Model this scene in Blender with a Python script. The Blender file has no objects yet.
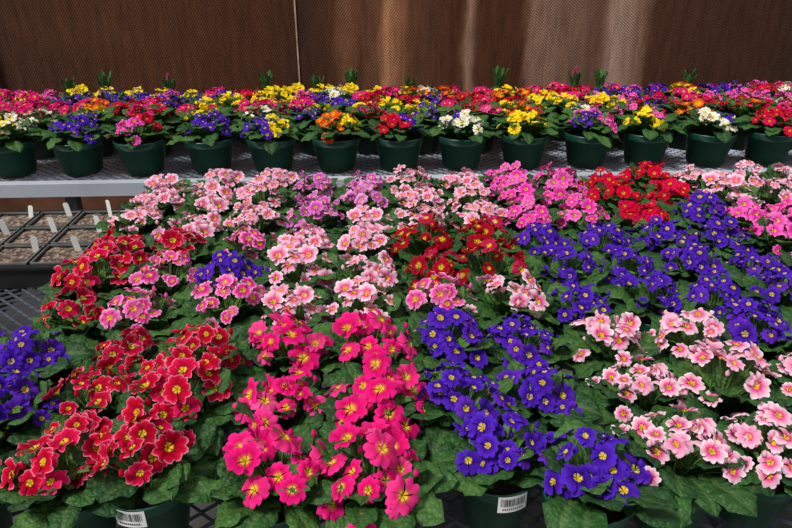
import bpy, math, random
from mathutils import Vector, Matrix
random.seed(7)
scene = bpy.context.scene
COL = scene.collection
try:
    scene.view_settings.view_transform = 'Standard'
except Exception:
    pass

# ------------------------------------------------------------ materials
def new_mat(name):
    m = bpy.data.materials.new(name); m.use_nodes = True
    nt = m.node_tree; b = nt.nodes['Principled BSDF']
    return m, nt, b
def mat_simple(name, col, rough=0.5, metal=0.0, noise=0.0, nscale=20, bump=0.0, bscale=60):
    m, nt, b = new_mat(name)
    b.inputs['Roughness'].default_value = rough
    b.inputs['Metallic'].default_value = metal
    tc = nt.nodes.new('ShaderNodeTexCoord')
    n = nt.nodes.new('ShaderNodeTexNoise'); n.inputs['Scale'].default_value = nscale
    n.inputs['Detail'].default_value = 6
    nt.links.new(tc.outputs['Object'], n.inputs['Vector'])
    r = nt.nodes.new('ShaderNodeValToRGB')
    r.color_ramp.elements[0].position = 0.3; r.color_ramp.elements[1].position = 0.7
    r.color_ramp.elements[0].color = [c*(1-noise) for c in col] + [1]
    r.color_ramp.elements[1].color = [min(1, c*(1+noise)) for c in col] + [1]
    nt.links.new(n.outputs['Fac'], r.inputs['Fac'])
    nt.links.new(r.outputs['Color'], b.inputs['Base Color'])
    if bump:
        n2 = nt.nodes.new('ShaderNodeTexNoise'); n2.inputs['Scale'].default_value = bscale
        nt.links.new(tc.outputs['Object'], n2.inputs['Vector'])
        bp = nt.nodes.new('ShaderNodeBump'); bp.inputs['Strength'].default_value = bump
        bp.inputs['Distance'].default_value = 0.004
        nt.links.new(n2.outputs['Fac'], bp.inputs['Height'])
        nt.links.new(bp.outputs['Normal'], b.inputs['Normal'])
    return m

def mat_attr(name, rough, transl, leaf=False):
    m, nt, b = new_mat(name)
    a = nt.nodes.new('ShaderNodeAttribute'); a.attribute_name = 'Col'
    tc = nt.nodes.new('ShaderNodeTexCoord')
    n = nt.nodes.new('ShaderNodeTexNoise'); n.inputs['Scale'].default_value = 40 if leaf else 110
    nt.links.new(tc.outputs['Object'], n.inputs['Vector'])
    mr = nt.nodes.new('ShaderNodeMapRange')
    mr.inputs['From Min'].default_value = .25; mr.inputs['From Max'].default_value = .75
    mr.inputs['To Min'].default_value = 0.75 if leaf else 0.82
    mr.inputs['To Max'].default_value = 1.30 if leaf else 1.14
    nt.links.new(n.outputs['Fac'], mr.inputs['Value'])
    mul = nt.nodes.new('ShaderNodeVectorMath'); mul.operation = 'SCALE'
    nt.links.new(a.outputs['Color'], mul.inputs[0]); nt.links.new(mr.outputs['Result'], mul.inputs['Scale'])
    nt.links.new(mul.outputs[0], b.inputs['Base Color'])
    b.inputs['Roughness'].default_value = rough
    b.inputs['Specular IOR Level'].default_value = 0.25 if leaf else 0.06
    if leaf:
        v = nt.nodes.new('ShaderNodeTexVoronoi'); v.inputs['Scale'].default_value = 210
        nt.links.new(tc.outputs['Object'], v.inputs['Vector'])
        bp = nt.nodes.new('ShaderNodeBump'); bp.inputs['Strength'].default_value = 0.8
        bp.inputs['Distance'].default_value = 0.0022; bp.invert = True
        nt.links.new(v.outputs['Distance'], bp.inputs['Height'])
        nt.links.new(bp.outputs['Normal'], b.inputs['Normal'])
    t = nt.nodes.new('ShaderNodeBsdfTranslucent')
    nt.links.new(mul.outputs[0], t.inputs['Color'])
    mx = nt.nodes.new('ShaderNodeMixShader'); mx.inputs['Fac'].default_value = transl
    nt.links.new(b.outputs[0], mx.inputs[1]); nt.links.new(t.outputs[0], mx.inputs[2])
    nt.links.new(mx.outputs[0], nt.nodes['Material Output'].inputs['Surface'])
    return m

M_PETAL = mat_attr('petal', 0.75, 0.22)
M_LEAF = mat_attr('primrose_leaf', 0.5, 0.15, True)
M_POT = mat_simple('green_plastic', (0.008, 0.062, 0.036), 0.32, 0, 0.15, 8)
M_SOIL = mat_simple('potting_soil', (0.02, 0.013, 0.009), 0.95, 0, 0.6, 150, 0.8, 200)
M_WHITE = mat_simple('label_white', (0.8, 0.8, 0.78), 0.5, 0, 0.03)
M_BLACK = mat_simple('label_ink', (0.02, 0.02, 0.02), 0.6, 0, 0.1)
M_TRAY = mat_simple('black_tray_plastic', (0.016, 0.016, 0.017), 0.4, 0, 0.2)
M_RIM = mat_simple('grey_cell_rim', (0.15, 0.15, 0.15), 0.5, 0, 0.3, 30)
M_METAL = mat_simple('galvanised_steel', (0.20, 0.23, 0.28), 0.5, 0.5, 0.25, 12)
M_METALD = mat_simple('galvanised_steel_dark', (0.09, 0.105, 0.13), 0.6, 0.5, 0.3, 12)  # darker tone of the galvanised steel, for the growing bench mesh
M_FRAME = mat_simple('bench_frame_aluminium', (0.52, 0.56, 0.63), 0.45, 0.2, 0.12, 5)
M_STEEL = mat_simple('dark_steel', (0.08, 0.085, 0.09), 0.6, 0.4, 0.2)
M_WOOD = mat_simple('ledge_wood', (0.20, 0.075, 0.035), 0.7, 0, 0.3, 6)

m, nt, b = new_mat('seed_grit')
tc = nt.nodes.new('ShaderNodeTexCoord')
v = nt.nodes.new('ShaderNodeTexVoronoi'); v.inputs['Scale'].default_value = 150
nt.links.new(tc.outputs['Object'], v.inputs['Vector'])
r = nt.nodes.new('ShaderNodeValToRGB')
r.color_ramp.elements[0].color = (0.06, 0.035, 0.025, 1); r.color_ramp.elements[1].color = (0.38, 0.29, 0.22, 1)
r.color_ramp.elements[0].position = 0.35
nt.links.new(v.outputs['Color'], r.inputs['Fac']); nt.links.new(r.outputs['Color'], b.inputs['Base Color'])
bp = nt.nodes.new('ShaderNodeBump'); bp.inputs['Strength'].default_value = 0.8; bp.inputs['Distance'].default_value = 0.004
nt.links.new(v.outputs['Distance'], bp.inputs['Height']); nt.links.new(bp.outputs['Normal'], b.inputs['Normal'])
b.inputs['Roughness'].default_value = 0.95
M_GRIT = m
M_FLOOR = mat_simple('concrete_floor', (0.07, 0.065, 0.06), 0.85, 0, 0.4, 5, 0.4, 40)

def make_pad():
    m, nt, b = new_mat('cellulose_cooling_pad')
    tc = nt.nodes.new('ShaderNodeTexCoord')
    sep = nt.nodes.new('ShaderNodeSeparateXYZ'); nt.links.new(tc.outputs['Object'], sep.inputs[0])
    mp = nt.nodes.new('ShaderNodeMapping'); mp.inputs['Scale'].default_value = (7, 7, 4.0)
    nt.links.new(tc.outputs['Object'], mp.inputs['Vector'])
    n = nt.nodes.new('ShaderNodeTexNoise'); n.inputs['Scale'].default_value = 1.3; n.inputs['Detail'].default_value = 6
    nt.links.new(mp.outputs[0], n.inputs['Vector'])
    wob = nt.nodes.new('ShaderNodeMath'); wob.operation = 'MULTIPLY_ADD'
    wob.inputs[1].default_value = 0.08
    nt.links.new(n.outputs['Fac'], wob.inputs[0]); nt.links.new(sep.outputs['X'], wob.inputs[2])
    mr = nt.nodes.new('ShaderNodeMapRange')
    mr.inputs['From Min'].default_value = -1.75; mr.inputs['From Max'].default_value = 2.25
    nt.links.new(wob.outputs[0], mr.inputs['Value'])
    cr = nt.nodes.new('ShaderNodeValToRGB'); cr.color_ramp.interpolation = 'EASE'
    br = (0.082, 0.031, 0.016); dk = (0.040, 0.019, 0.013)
    stops = [(-1.75, dk), (-1.5, (.075,.031,.017)), (-1.0, (0.095,0.037,0.018)), (-0.42, br), (-0.25, (0.060,0.025,0.015)), (-0.14, (0.080,0.032,0.017)), (-0.06, (0.20,0.085,0.043)),  # pale stops paint light glowing through the pad into its colour
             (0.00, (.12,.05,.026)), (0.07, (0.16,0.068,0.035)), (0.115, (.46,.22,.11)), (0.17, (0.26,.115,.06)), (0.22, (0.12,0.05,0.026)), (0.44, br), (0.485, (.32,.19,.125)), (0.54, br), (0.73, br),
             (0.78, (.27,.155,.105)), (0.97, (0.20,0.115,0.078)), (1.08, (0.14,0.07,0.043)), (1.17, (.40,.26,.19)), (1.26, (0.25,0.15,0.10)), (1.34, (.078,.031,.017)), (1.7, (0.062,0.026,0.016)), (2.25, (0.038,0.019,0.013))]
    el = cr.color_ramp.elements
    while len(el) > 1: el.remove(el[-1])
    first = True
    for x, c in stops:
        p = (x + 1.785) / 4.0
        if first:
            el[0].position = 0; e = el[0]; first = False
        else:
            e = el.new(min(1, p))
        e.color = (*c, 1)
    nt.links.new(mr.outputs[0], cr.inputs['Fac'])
    mp2 = nt.nodes.new('ShaderNodeMapping'); mp2.inputs['Scale'].default_value = (38, 1, 5)
    nt.links.new(tc.outputs['Object'], mp2.inputs['Vector'])
    n2 = nt.nodes.new('ShaderNodeTexNoise'); n2.inputs['Scale'].default_value = 1.0; n2.inputs['Detail'].default_value = 7
    n2.inputs['Roughness'].default_value = .65
    nt.links.new(mp2.outputs[0], n2.inputs['Vector'])
    mr2 = nt.nodes.new('ShaderNodeMapRange'); mr2.inputs['From Min'].default_value = .25; mr2.inputs['From Max'].default_value = .75
    mr2.inputs['To Min'].default_value = 0.55; mr2.inputs['To Max'].default_value = 1.45
    nt.links.new(n2.outputs['Fac'], mr2.inputs['Value'])
    facs = []
    for ang in (0.9, -0.6):
        mpw = nt.nodes.new('ShaderNodeMapping'); mpw.inputs['Rotation'].default_value = (0, ang, 0)
        nt.links.new(tc.outputs['Object'], mpw.inputs['Vector'])
        w = nt.nodes.new('ShaderNodeTexWave'); w.inputs['Scale'].default_value = 34; w.bands_direction = 'X'
        w.inputs['Distortion'].default_value = 2.2; w.inputs['Detail'].default_value = 2; w.inputs['Detail Scale'].default_value = 3
        nt.links.new(mpw.outputs[0], w.inputs['Vector']); facs.append(w)
    mx = nt.nodes.new('ShaderNodeMath'); mx.operation = 'MULTIPLY'
    nt.links.new(facs[0].outputs['Fac'], mx.inputs[0]); nt.links.new(facs[1].outputs['Fac'], mx.inputs[1])
    mr3 = nt.nodes.new('ShaderNodeMapRange'); mr3.inputs['To Min'].default_value = 0.70; mr3.inputs['To Max'].default_value = 1.65
    nt.links.new(mx.outputs[0], mr3.inputs['Value'])
    mm = nt.nodes.new('ShaderNodeMath'); mm.operation = 'MULTIPLY'
    nt.links.new(mr2.outputs[0], mm.inputs[0]); nt.links.new(mr3.outputs[0], mm.inputs[1])
    sc = nt.nodes.new('ShaderNodeVectorMath'); sc.operation = 'SCALE'
    nt.links.new(cr.outputs['Color'], sc.inputs[0]); nt.links.new(mm.outputs[0], sc.inputs['Scale'])
    nt.links.new(sc.outputs[0], b.inputs['Base Color'])
    bp = nt.nodes.new('ShaderNodeBump'); bp.inputs['Strength'].default_value = 0.4; bp.inputs['Distance'].default_value = 0.004
    nt.links.new(mx.outputs[0], bp.inputs['Height']); nt.links.new(bp.outputs['Normal'], b.inputs['Normal'])
    b.inputs['Roughness'].default_value = 0.85
    b.inputs['Specular IOR Level'].default_value = 0.12
    return m
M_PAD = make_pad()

# ------------------------------------------------------------ mesh builder
class MB:
    def __init__(s): s.v = []; s.f = []; s.m = []; s.c = []; s.sm = []
    def grid(s, rows, mat, cols, smooth=True, closed=False):
        base = len(s.v); n = len(rows[0])
        for rr, cc in zip(rows, cols):
            s.v.extend(rr); s.c.extend(cc)
        for i in range(len(rows)-1):
            for j in range(n if closed else n-1):
                a = base+i*n+j; b = base+i*n+(j+1) % n
                s.f.append((a, b, b+n, a+n)); s.m.append(mat); s.sm.append(smooth)
    def box(s, x0, x1, y0, y1, z0, z1, mat=0):
        b = len(s.v)
        for z in (z0, z1):
            for (x, y) in ((x0, y0), (x1, y0), (x1, y1), (x0, y1)):
                s.v.append((x, y, z)); s.c.append((1, 1, 1, 1))
        for f in ((3,2,1,0),(4,5,6,7),(0,1,5,4),(1,2,6,5),(2,3,7,6),(3,0,4,7)):
            s.f.append(tuple(b+i for i in f)); s.m.append(mat); s.sm.append(False)
    def mesh(s, name, mats):
        me = bpy.data.meshes.new(name)
        me.from_pydata([tuple(p) for p in s.v], [], s.f)
        for m in mats: me.materials.append(m)
        me.polygons.foreach_set('material_index', s.m)
        me.polygons.foreach_set('use_smooth', s.sm)
        a = me.color_attributes.new('Col', 'FLOAT_COLOR', 'POINT')
        flat = []
        for c in s.c: flat.extend((c[0], c[1], c[2], 1.0))
        a.data.foreach_set('color', flat)
        me.update()
        return me
def add_obj(name, me, loc=(0,0,0), rz=0, sc=1, parent=None, rx=0, ry=0):
    o = bpy.data.objects.new(name, me); COL.objects.link(o)
    o.location = loc; o.rotation_euler = (rx, ry, rz); o.scale = (sc, sc, sc)
    if parent: o.parent = parent
    return o

# ------------------------------------------------------------ plant parts
def lerp(a, b, t): return tuple(a[i]+(b[i]-a[i])*t for i in range(3))
YEL = (0.85, 0.55, 0.01); GRN = (0.45, 0.50, 0.03)
K = {
 'R': dict(st=[(0,GRN),(.14,YEL),(.22,(.8,.5,.03)),(.29,(.30,.001,.014)),(.78,(.62,.001,.032)),(.91,(.68,.008,.07)),(.97,(.85,.22,.33)),(1,(.90,.45,.55))], R=.0182, n=15, h=.062, alt=(.78,.008,.14)),
 'M': dict(st=[(0,GRN),(.12,YEL),(.22,(.85,.55,.06)),(.31,(.56,.001,.075)),(.6,(.80,.004,.165)),(1,(.90,.020,.26))], R=.0200, n=17, h=.066, alt=(.94,.14,.42)),
 'P': dict(st=[(0,YEL),(.14,YEL),(.20,(.80,.60,.05)),(.26,(.030,.003,.19)),(.6,(.064,.011,.41)),(1,(.098,.025,.53))], R=.0163, n=22, h=.060, alt=(.17,.030,.50)),
 'L': dict(st=[(0,GRN),(.12,YEL),(.20,YEL),(.28,(.76,.03,.20)),(.46,(.87,.14,.35)),(.66,(.93,.42,.60)),(.88,(.95,.64,.75)),(1,(.96,.78,.84))], R=.0172, n=19, h=.064, alt=(.93,.38,.59)),
 'K': dict(st=[(0,GRN),(.14,YEL),(.23,YEL),(.31,(.62,.004,.19)),(.72,(.85,.03,.35)),(.90,(.93,.32,.61)),(1,(.96,.60,.77))], R=.0170, n=19, h=.062, alt=(.93,.28,.60)),
 'Q': dict(st=[(0,GRN),(.12,YEL),(.20,YEL),(.28,(.68,.008,.31)),(.75,(.90,.055,.46)),(1,(.94,.20,.60))], R=.0170, n=20, h=.062, alt=(.94,.33,.67)),
 'V': dict(st=[(0,GRN),(.12,YEL),(.20,YEL),(.28,(.50,.03,.34)),(.75,(.74,.14,.55)),(1,(.86,.38,.72))], R=.0170, n=20, h=.062, alt=(.92,.50,.76)),
 'D': dict(st=[(0,YEL),(.16,YEL),(.24,(.82,.5,.03)),(.31,(.22,.001,.010)),(1,(.48,.001,.020))], R=.0181, n=15, h=.062, alt=(.84,.05,.26)),
 'C': dict(st=[(0,YEL),(.12,YEL),(.18,(.8,.3,.02)),(.25,(.44,.001,.02)),(1,(.74,.002,.045))], R=.0173, n=20, h=.062, alt=(.84,.01,.14)),
 'Y': dict(st=[(0,(.8,.35,.01)),(.25,(.85,.40,.01)),(.38,(.95,.67,.003)),(1,(.98,.78,.015))], R=.0195, n=15, h=.060, alt=(.97,.78,.06)),
 'W': dict(st=[(0,YEL),(.22,YEL),(.32,(.90,.86,.5)),(1,(.94,.92,.88))], R=.0190, n=16, h=.060, alt=(.9,.86,.73)),
 'O': dict(st=[(0,YEL),(.3,YEL),(.42,(.80,.12,.01)),(1,(.90,.07,.01))], R=.0182, n=15, h=.060, alt=(.9,.25,.02)),
}
def ramp(st, v):
    for i in range(len(st)-1):
        if v <= st[i+1][0]:
            t = (v-st[i][0])/(st[i+1][0]-st[i][0]); return lerp(st[i][1], st[i+1][1], t)
    return st[-1][1]
VS = [0.03, .14, .21, .29, .45, .64, .82, .92, .97, 1.0]
def flower(mb, rnd, pos, nrm, R, kd, shade, lod=1):
    st = kd['st']
    nrm = Vector(nrm).normalized()
    q = Vector((0, 0, 1)).rotation_difference(nrm).to_matrix()
    spin = rnd.random()*6.28
    vs = VS if lod else [0.03, .22, .33, .7, 1.0]
    nu = 8 if lod else 4
    cup = rnd.uniform(.0, .48); back = rnd.uniform(.0, .38)
    altf = rnd.choice((0, 0, 0, .15, .35)) * rnd.random()*1.8
    for k in range(5):
        a0 = spin + k*math.tau/5 + rnd.uniform(-.08, .08); ph = rnd.random()*6.28; droop = rnd.uniform(-.24, .17); ps = rnd.uniform(.86, 1.10)
        rf = rnd.uniform(.05, .13); wd = rnd.uniform(37, 43)
        rows = []; cols = []
        for v in vs:
            rr = []; cc = []
            for j in range(nu+1):
                u = -1+2*j/nu
                ang = a0 + u*math.radians(wd)*(0.6+.4*min(1, v*1.25))
                edge = 1 - .20*math.exp(-(u/.23)**2) - .24*abs(u)**3 + .03*math.sin(u*9+ph)
                e = 1 + (edge-1)*v**1.5
                r = R*v*e*ps
                z = R*(cup*v**1.2 - back*v**3 + droop*v*v + u*.08*v + rf*math.sin(4.4*u+ph)*v*v + .06*math.exp(-(u/.3)**2)*v)
                if v < .2: z -= R*.14*(1-v/.2)
                p = q @ Vector((r*math.cos(ang), r*math.sin(ang), z)) + Vector(pos)
                rr.append(tuple(p))
                c = ramp(st, v)
                if v > .32: c = lerp(c, kd['alt'], altf)
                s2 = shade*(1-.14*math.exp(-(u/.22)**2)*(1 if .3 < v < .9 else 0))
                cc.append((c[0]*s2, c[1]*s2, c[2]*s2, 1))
            rows.append(rr); cols.append(cc)
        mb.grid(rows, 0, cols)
def tube(mb, p0, p1, r, col, mat=1):
    p0 = Vector(p0); p1 = Vector(p1); mid = (p0+p1)/2 + Vector((0, 0, .25*(p1-p0).length*.4))
    pts = [p0, mid, p1]; rows = []; cols = []
    for p in pts:
        rows.append([(p.x+r*math.cos(a), p.y+r*math.sin(a), p.z) for a in (0, 2.09, 4.19)])
        cols.append([(*col, 1)]*3)
    mb.grid(rows, mat, cols, closed=True)
def leaf(mb, rnd, base, az, L, W, e0, bend, tint, nt_=13, nu=8):
    ca, sa = math.cos(az), math.sin(az)
    x = 0; z = 0; rows = []; cols = []; ph = rnd.random()*6
    roll = rnd.uniform(-.35, .35); side = rnd.uniform(-.25, .25)
    for i in range(nt_+1):
        t = i/nt_
        ang = e0 - bend*t
        w = W*(.16*(1-t) + .9*max(0, math.sin(math.pi*min(1, t)**1.55))**.75) + .0004
        rr = []; cc = []
        for j in range(nu+1):
            u = -1+2*j/nu
            crink = .0014*math.sin(t*40-abs(u)*7+ph)*min(1, abs(u)*2)
            up = abs(u)*w*.34 - (u*u)*(u*u)*w*.36 + math.sin(t*23+ph+u)*.0028*abs(u) + u*roll*w + crink
            px = x - up*math.sin(ang); pz = z + up*math.cos(ang)
            py = u*w*(1+.07*math.sin(t*30+ph)) + side*t*t*L
            rr.append((base[0]+px*ca-py*sa, base[1]+px*sa+py*ca, base[2]+pz))
            mid = max(0, 1-abs(u)*3.8)
            vein = .5+.5*math.sin(t*40 - abs(u)*7+ph)
            c = lerp(tint, (.15, .26, .08), mid*.8*(1-t*.5))
            f = .76+.42*vein*(1-mid)
            cc.append((c[0]*f, c[1]*f, c[2]*f, 1))
        rows.append(rr); cols.append(cc)
        x += math.cos(ang)*L/nt_; z += math.sin(ang)*L/nt_
    mb.grid(rows, 1, cols)
def pot(mb, rt, rb, h, segs=36):
    prof = [(0.0, 0.0), (rb*.92, 0), (rb, .004), (rt*.93, h*.80), (rt*.945, h*.80), (rt*.96, h*.815), (rt, h*.975), (rt, h), (rt*.96, h), (rt*.93, h*.88), (rt*.92, h*.86)]
    rows = [[(r*math.cos(a), r*math.sin(a), z) for a in [math.tau*i/segs for i in range(segs)]] for r, z in prof]
    mb.grid(rows, 2, [[(1,1,1,1)]*segs for _ in prof], closed=True)
    rs = [(rt*.93, h*.88), (rt*.5, h*.92), (0.001, h*.93)]
    rows = [[(r*math.cos(a), r*math.sin(a), z+random.uniform(0, .002)) for a in [math.tau*i/segs for i in range(segs)]] for r, z in rs]
    mb.grid(rows, 3, [[(1,1,1,1)]*segs for _ in rs], closed=True)
LEAFT = [(.026, .085, .019), (.033, .104, .021), (.019, .066, .017), (.050, .132, .025)]
MATS = [M_PETAL, M_LEAF, M_POT, M_SOIL, M_WHITE, M_BLACK]
def plant(name, kinds, seed, rt=.050, rb=.036, h=.085, spread=.057, nscale=1.0, fs=1.0, lod=1, label=None, ls=1.0, fh=1.0):
    rnd = random.Random(seed); mb = MB()
    pot(mb, rt, rb, h)
    zr = h*.93
    nl = int(19*nscale**.5)
    for i in range(nl):
        az = i*2.39996 + rnd.uniform(-.25, .25)
        f = i/nl
        if label is not None and f < .75 and abs((az-label+math.pi) % math.tau - math.pi) < .55: continue
        L = (.094-.028*f)*rnd.uniform(.88, 1.15)*ls*(1+(rt-.05)*7)
        leaf(mb, rnd, (math.cos(az)*rt*.18, math.sin(az)*rt*.18, zr), az, L, .0215*rnd.uniform(.85, 1.2)*ls,
             math.radians(28+42*f+rnd.uniform(-8, 8)), math.radians(60-18*f+rnd.uniform(-15, 35)), rnd.choice(LEAFT), 13 if lod else 8, 8 if lod else 4)
    for i in range(4):
        az = rnd.random()*6.28
        leaf(mb, rnd, (0, 0, zr), az, .066*ls, .015*ls, math.radians(72), math.radians(50), (.07, .18, .03), 7, 4)
    n = int(K[kinds[0]]['n']*nscale)
    cx, cy = rnd.uniform(-.008, .008), rnd.uniform(-.008, .008)
    for i in range(n):
        rr = spread*math.sqrt((i+.6)/n); az = i*2.39996 + rnd.uniform(-.65, .65)
        rr *= rnd.uniform(.72, 1.26)
        x = cx+rr*math.cos(az); y = cy+rr*math.sin(az)
        if len(kinds) > 1:
            sect = int(((math.atan2(y, x)+math.pi)/math.tau)*len(kinds)*.999)
            kd = K[kinds[sect % len(kinds)]]
        else: kd = K[kinds[0]]
        hh = kd['h']*fh*(1 - .52*(min(1.15, rr/spread))**2)*rnd.uniform(.70, 1.22)*(1+(rt-.05)*4)
        z = h + hh
        nr = Vector((x/spread*.85 + rnd.uniform(-.6, .6), y/spread*.85 - .22 + rnd.uniform(-.6, .6), 1))
        R = kd['R']*fs*rnd.uniform(.68, 1.17)
        sh = rnd.uniform(.86, 1.05)
        tube(mb, (x*.25, y*.25, zr), (x, y, z-.002), .0014, (.12, .24, .06))
        flower(mb, rnd, (x, y, z), nr, R, kd, sh, lod)
    for i in range(5):
        a = rnd.random()*6.28; rr = rnd.uniform(.2, 1)*spread; x, y = rr*math.cos(a), rr*math.sin(a); z = h+.045*rnd.uniform(.7, 1.2)
        tube(mb, (x*.25, y*.25, zr), (x, y, z), .0013, (.12, .24, .06))
        c = ramp(K[kinds[0]]['st'], .8); rows = []; cols = []
        for (r_, dz) in ((.0010, 0), (.0032, .003), (.0030, .007), (.0004, .011)):
            rows.append([(x+r_*math.cos(b_*1.047), y+r_*math.sin(b_*1.047), z+dz) for b_ in range(6)]); cols.append([((.10,.2,.04,1) if dz < .003 else (*c, 1))]*6)
        mb.grid(rows, 0, cols, closed=True)
    if label is not None:
        a0 = label; zz0, zz1 = h*.70, h*.985
        def rad(z, d): return rt + d + .0004
        def patch(aa, ab, za, zb, d, mat, k=6):
            rows = []
            for z in (za, zb):
                rows.append([(rad(z, d)*math.cos(aa+(ab-aa)*i/k), rad(z, d)*math.sin(aa+(ab-aa)*i/k), z) for i in range(k+1)])
            mb.grid(rows, mat, [[(1,1,1,1)]*(k+1)]*2)
        patch(a0-.36, a0+.36, zz0, zz1, .0004, 4, 10)
        a = a0-.30
        while a < a0+.28:
            w = rnd.choice((.008, .014, .022)); patch(a, a+w, zz0+(zz1-zz0)*.40, zz1-.003, .0010, 5, 1); a += w+rnd.choice((.014, .022))
        a = a0-.25
        while a < a0+.25:
            patch(a, a+.025, zz0+.004, zz0+(zz1-zz0)*.28, .0010, 5, 1); a += .05
    return mb.mesh(name, MATS)
def bulb_plant(name, seed, bud):
    rnd = random.Random(seed); mb = MB(); pot(mb, .045, .033, .085)
    for i in range(11):
        az = i*2.4
        leaf(mb, rnd, (math.cos(az)*.010, math.sin(az)*.010, .08), az, rnd.uniform(.070, .10), .009, math.radians(82), math.radians(rnd.uniform(2, 18)), (.045, .14, .03), 8, 4)
    if bud:
        for i in range(40):
            t = i/40; az = i*2.4; r = .013*math.sin(math.pi*(.15+.8*t)); z = .135+.050*t
            tube(mb, (r*.3*math.cos(az), r*.3*math.sin(az), z-.004), (r*math.cos(az), r*math.sin(az), z), .0035, (.75, .10, .25), 0)
        tube(mb, (0, 0, .08), (0, 0, .17), .004, (.12, .25, .06))
    return mb.mesh(name, MATS)

BZ = 0.75
# ------------------------------------------------------------ front bench plants
COLX = [-.722, -.598, -.482, -.358, -.242, -.118, -.002, .122, .238, .362, .478, .602, .718, .842, .958, 1.082, 1.20]
ROWS = [
 (.552, "PPRRRMMPPLLLPPQQQ"),
 (.674, "PPPRRMMPPLLLPPQQQ"),
 (.795, "PPPRRMMPPLLPPPPQQ"),
 (.917, "..RKKLLKLPPPPPQQQ"),
 (1.036, "..RKPLLDDPPPPQQQQ"),
 (1.155, "..RRKLLDDPPPPQQQQ"),
 (1.274, "..LLLVLLLQQCPQQLL"),
 (1.393, "..LLLVVLLQQCCLLLL"),
 (1.512, "..LLLVVLLQQCCLLLL"),
]
variants = {}
for kd in "RMPLKQVDC":
    variants[kd] = [plant('primrose_mesh_%s%d' % (kd, i), [kd], 100*i+ord(kd), nscale=[1.0, 1.15, .80, 1.05, .92, 1.0][i], fs=[1, .95, 1.06, 1, 1.02, .94][i], fh=[1, 1.1, .9, 1, 1.05, .95][i]) for i in range(6)]
for ri, (Y, codes) in enumerate(ROWS):
    for ci, cd in enumerate(codes):
        if cd == '.': continue
        X = COLX[ci]
        if ri == 0 and ci in (4, 7):
            me = plant('primrose_labelled', [cd], 900+ci, label=math.radians(-78 if ci == 7 else -100))
            add_obj('potted_primrose', me, (X+(.030 if ci == 7 else -.022), Y+.030, BZ+.004), 0, 1); continue
        me = variants[cd][random.randrange(6)]
        dy = {'R': .020, 'L': .014, 'P': -.012, 'M': -.004}.get(cd, 0) if ri == 0 else (.008 if ri == 1 and cd in 'RL' else 0)
        add_obj('potted_primrose', me, (X+random.uniform(-.012, .012), Y+dy+random.uniform(-.010, .010), BZ+.004),
                random.uniform(-.7, .7), random.uniform(.93, 1.10), rx=random.uniform(-.03, .03), ry=random.uniform(-.03, .03))

# ------------------------------------------------------------ back bench plants
front_mix = {-8:'MY', -7:'RP', -6:'YWY', -5:'PP', -4:'QCC', -3:'PP', -2:'PYPP', -1:'OYO', 0:'CPC', 1:'WWP', 2:'YY', 3:'PQQ', 4:'YQY', 5:'WPW', 6:'CC', 7:'MYP', 8:'QW'}
for i, mix in front_mix.items():
    me = plant('bowl_primrose_mesh%d' % i, list(mix), 500+i, rt=.081, rb=.058, h=.108, spread=.073, nscale=1.25, fs=1.05, ls=1.0, fh=.9)
    add_obj('potted_primrose', me, (.116+.205*i+random.uniform(-.006, .006), 2.04+random.uniform(-.006, .006), BZ+.004), random.uniform(-.3, .3))
mixes = ['YP', 'CM', 'PY', 'MW', 'QC', 'WP', 'YY', 'OC']
bigv = [plant('bowl_primrose_b%d' % i, list(mx), 700+i, rt=.078, rb=.056, h=.105, spread=.070, nscale=1.1, lod=0, fh=.85, fs=1.0, ls=1.05) for i, mx in enumerate(mixes)]
for i in range(-9, 9):
    add_obj('potted_primrose', random.choice(bigv), (.02+.19*i+random.uniform(-.01, .01), 2.235+random.uniform(-.01, .01), BZ+.004), random.uniform(0, 6.28), random.uniform(.95, 1.02))
smallv = {kd: [plant('small_primrose_%s%d' % (kd, i), [kd], 800+10*i+ord(kd), lod=0, nscale=.85, fs=.97, fh=.95, spread=.053, ls=1.0) for i in range(2)] for kd in "YMPCWQO"}
bulbs = [bulb_plant('bulb_shoots0', 3, False), bulb_plant('bulb_shoots1', 4, True)]
for ri, Y in enumerate([2.375, 2.47, 2.565, 2.655]):
    prev = 'Y'
    for i in range(-17, 19):
        X = i*.108+random.uniform(-.01, .01)+(ri % 2)*.05
        t = (X+1.6)/3.4
        kd = random.choices("YMPCWQO", weights=[7-3.5*t, 3, 3, 2+4*t, 1.8, 3, .8])[0]
        if random.random() < .35: kd = prev
        prev = kd
        add_obj('potted_primrose', random.choice(smallv[kd]), (X, Y+random.uniform(-.008, .008), BZ+.004), random.uniform(0, 6.28), random.uniform(.90, 1.12 if ri < 3 else 1.05))
for X in (-1.25, -1.12, -.83, -.42, -.18, -.06, .22, .60, .93, 1.05, 1.45):
    add_obj('potted_hyacinth', bulbs[1 if X in (-.83, .93) else 0], (X+random.uniform(-.02, .02), 2.865, BZ+.004), random.uniform(0, 6), random.uniform(.85, 1.08))

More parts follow.
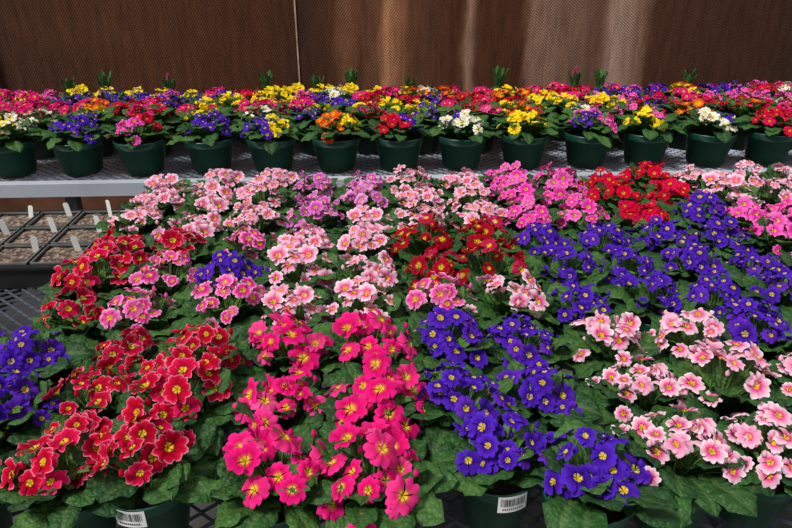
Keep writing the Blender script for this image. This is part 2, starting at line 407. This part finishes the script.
# ------------------------------------------------------------ benches
def bench(name, x0, x1, y0, y1, z, lip, fh=.055, mm=None):
    e = bpy.data.objects.new(name, None); COL.objects.link(e); e.location = ((x0+x1)/2, (y0+y1)/2, 0)
    ox, oy = e.location.x, e.location.y
    mb = MB(); w = .036; h = .0155; t = .0024
    ny = int((y1-y0)/h); nx = int((x1-x0)/(w/2))
    for j in range(ny):
        top = []; bot = []
        for i in range(nx+1):
            x = x0 + i*w/2 - ox
            s = 1 if (i+j) % 2 else -1
            y = y0 + (j+.5)*h + s*(h/2-t*.3) - oy
            bot.append((x, y-t*.6, z-.004)); top.append((x, y+t*.6, z+.0005))
        mb.grid([bot, top], 0, [[(1,1,1,1)]*len(top)]*2, smooth=False)
    add_obj('mesh_top', mb.mesh(name+'_mesh', [mm or M_METAL]), (0, 0, 0), parent=e)
    mb = MB()
    X0, X1, Y0, Y1 = x0-ox, x1-ox, y0-oy, y1-oy
    mb.box(X0-.01, X1+.01, Y0-.035, Y0, z-fh, z+lip)
    mb.box(X0-.01, X1+.01, Y1, Y1+.03, z-fh, z+lip)
    mb.box(X0-.03, X0, Y0-.035, Y1+.03, z-fh, z+lip)
    mb.box(X1, X1+.03, Y0-.035, Y1+.03, z-fh, z+lip)
    add_obj('frame', mb.mesh(name+'_frame', [M_FRAME]), parent=e)
    mb = MB()
    n = 5
    for i in range(n):
        x = X0+.15+(X1-X0-.3)*i/(n-1)
        mb.box(x-.02, x+.02, Y0, Y1, z-.05, z-.010)
        for y in (Y0+.12, Y1-.12):
            mb.box(x-.018, x+.018, y-.018, y+.018, 0, z-.045)
        mb.box(x-.015, x+.015, Y0+.12, Y1-.12, .2, .23)
    add_obj('legs', mb.mesh(name+'_legs', [M_STEEL]), parent=e)
bench('growing_bench', -1.75, 1.75, .44, 1.60, BZ, .006, .055, M_METALD)
bench('display_bench', -2.1, 2.1, 1.945, 2.93, BZ, .006, .035)

# ------------------------------------------------------------ seed tray
def seed_tray(cx, cy, nx, ny, cs):
    e = bpy.data.objects.new('seed_tray', None); COL.objects.link(e); e.location = (cx, cy, BZ+.003)
    mb = MB(); W = nx*cs/2; D = ny*cs/2; H = .050
    for (a, b_, c, d) in ((-W-.008, -W, -D-.008, D+.008), (W, W+.008, -D-.008, D+.008), (-W, W, -D-.008, -D), (-W, W, D, D+.008)):
        mb.box(a, b_, c, d, 0, H)
    mb.box(-W, W, -D, D, 0, .004)
    mb.box(-W-.014, W+.014, -D-.014, -D-.006, H-.006, H); mb.box(-W-.014, W+.014, D+.006, D+.014, H-.006, H)
    mb.box(-W-.014, -W-.006, -D-.006, D+.006, H-.006, H); mb.box(W+.006, W+.014, -D-.006, D+.006, H-.006, H)
    for i in range(nx):
        for j in range(ny):
            x0 = -W+i*cs+.004; x1 = x0+cs-.008; y0 = -D+j*cs+.004; y1 = y0+cs-.008; t = .0022
            for (a, b_, c, d) in ((x0, x1, y0, y0+t), (x0, x1, y1-t, y1), (x0, x0+t, y0+t, y1-t), (x1-t, x1, y0+t, y1-t)):
                mb.box(a, b_, c, d, .004, H-.001); mb.box(a, b_, c, d, H-.001, H+.003, 1)
    add_obj('tray_shell', mb.mesh('tray_shell', [M_TRAY, M_RIM]), parent=e)
    mb = MB()
    for i in range(nx):
        for j in range(ny):
            x0 = -W+i*cs+.007; x1 = x0+cs-.014; y0 = -D+j*cs+.007; y1 = y0+cs-.014
            k = 6; rows = []
            for a in range(k+1):
                rows.append([(x0+(x1-x0)*b_/k, y0+(y1-y0)*a/k, H-.006+random.uniform(0, .003)) for b_ in range(k+1)])
            mb.grid(rows, 0, [[(1,1,1,1)]*(k+1)]*(k+1))
    add_obj('seed_compost', mb.mesh('seed_compost', [M_GRIT]), parent=e)
    mb = MB()
    for i in range(nx):
        for j in range(ny):
            x = -W+(i+.84)*cs+random.uniform(-.012, .002); y = -D+(j+.80)*cs+random.uniform(-.01, .01)
            a = random.uniform(-.5, .5); tl = random.uniform(-.2, .2); hw = .0065; dx, dy = math.cos(a)*hw, math.sin(a)*hw
            z0, z1 = H-.02, H+.034+random.uniform(-.006, .006)
            b0 = len(mb.v)
            for off in (0, .0012):
                for (sx, zz) in ((0, z0), (1, z0+.015), (1, z1-.003), (.6, z1), (-.6, z1), (-1, z1-.003), (-1, z0+.015)):
                    q = (zz-z0)
                    mb.v.append((x+sx*dx+tl*q, y+sx*dy+off, zz)); mb.c.append((1,1,1,1))
            mb.f.append(tuple(b0+i_ for i_ in range(7))); mb.m.append(0); mb.sm.append(False)
            mb.f.append(tuple(b0+13-i_ for i_ in range(7))); mb.m.append(0); mb.sm.append(False)
            for q in range(7):
                mb.f.append((b0+q, b0+7+q, b0+7+(q+1) % 7, b0+(q+1) % 7)); mb.m.append(0); mb.sm.append(False)
    add_obj('plant_labels', mb.mesh('plant_labels', [M_WHITE]), parent=e)
seed_tray(-.868, 1.400, 5, 3, .102)
seed_tray(-1.413, 1.400, 5, 3, .102)

# ------------------------------------------------------------ room
WY = 3.02
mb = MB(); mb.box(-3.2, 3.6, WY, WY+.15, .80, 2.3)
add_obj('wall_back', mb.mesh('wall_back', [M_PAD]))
mb = MB(); mb.box(-3.2, 3.6, WY-.03, WY+.18, 0, .80)
add_obj('wall_back_base', mb.mesh('wall_back_base', [M_WOOD]))
mb = MB(); mb.box(-3.2, 3.6, WY-.06, WY+.2, 2.3, 2.42)
add_obj('trim_1', mb.mesh('trim_top', [M_FRAME]))
mb = MB(); mb.box(-.292, -.286, WY-.006, WY, .80, 2.3)
add_obj('trim_2', mb.mesh('pad_joint', [mat_simple('joint_strip', (.42, .28, .20), .6, 0, .4)]))
mb = MB(); mb.box(-1.66, -1.62, WY-.02, WY, .80, 2.3)
add_obj('trim_3', mb.mesh('pad_post', [M_STEEL]))
mb = MB(); mb.box(-4.5, 4.5, -2.5, 5, -.05, 0)
add_obj('floor', mb.mesh('floor', [M_FLOOR]))

# ------------------------------------------------------------ light
w = bpy.data.worlds.new('World'); scene.world = w; w.use_nodes = True
nt = w.node_tree; bg = nt.nodes['Background']
bg.inputs['Color'].default_value = (0.94, 0.96, 1.0, 1); bg.inputs['Strength'].default_value = 0.50
sd = bpy.data.lights.new('sun', 'SUN'); sd.energy = 3.6; sd.angle = math.radians(13); sd.color = (1, .965, .92)
so = bpy.data.objects.new('sun', sd); COL.objects.link(so)
d = Vector((.62, .40, -1.10)).normalized()
so.rotation_euler = d.to_track_quat('-Z', 'Y').to_euler()

# ------------------------------------------------------------ camera
cd = bpy.data.cameras.new('camera'); cam = bpy.data.objects.new('camera', cd); COL.objects.link(cam)
cd.sensor_width = 36; cd.lens = 640/792*36; cd.clip_start = .01
cam.location = (0, 0, BZ+.65)
cam.rotation_euler = (math.radians(90-26.2), 0, math.radians(-2.9))
scene.camera = cam
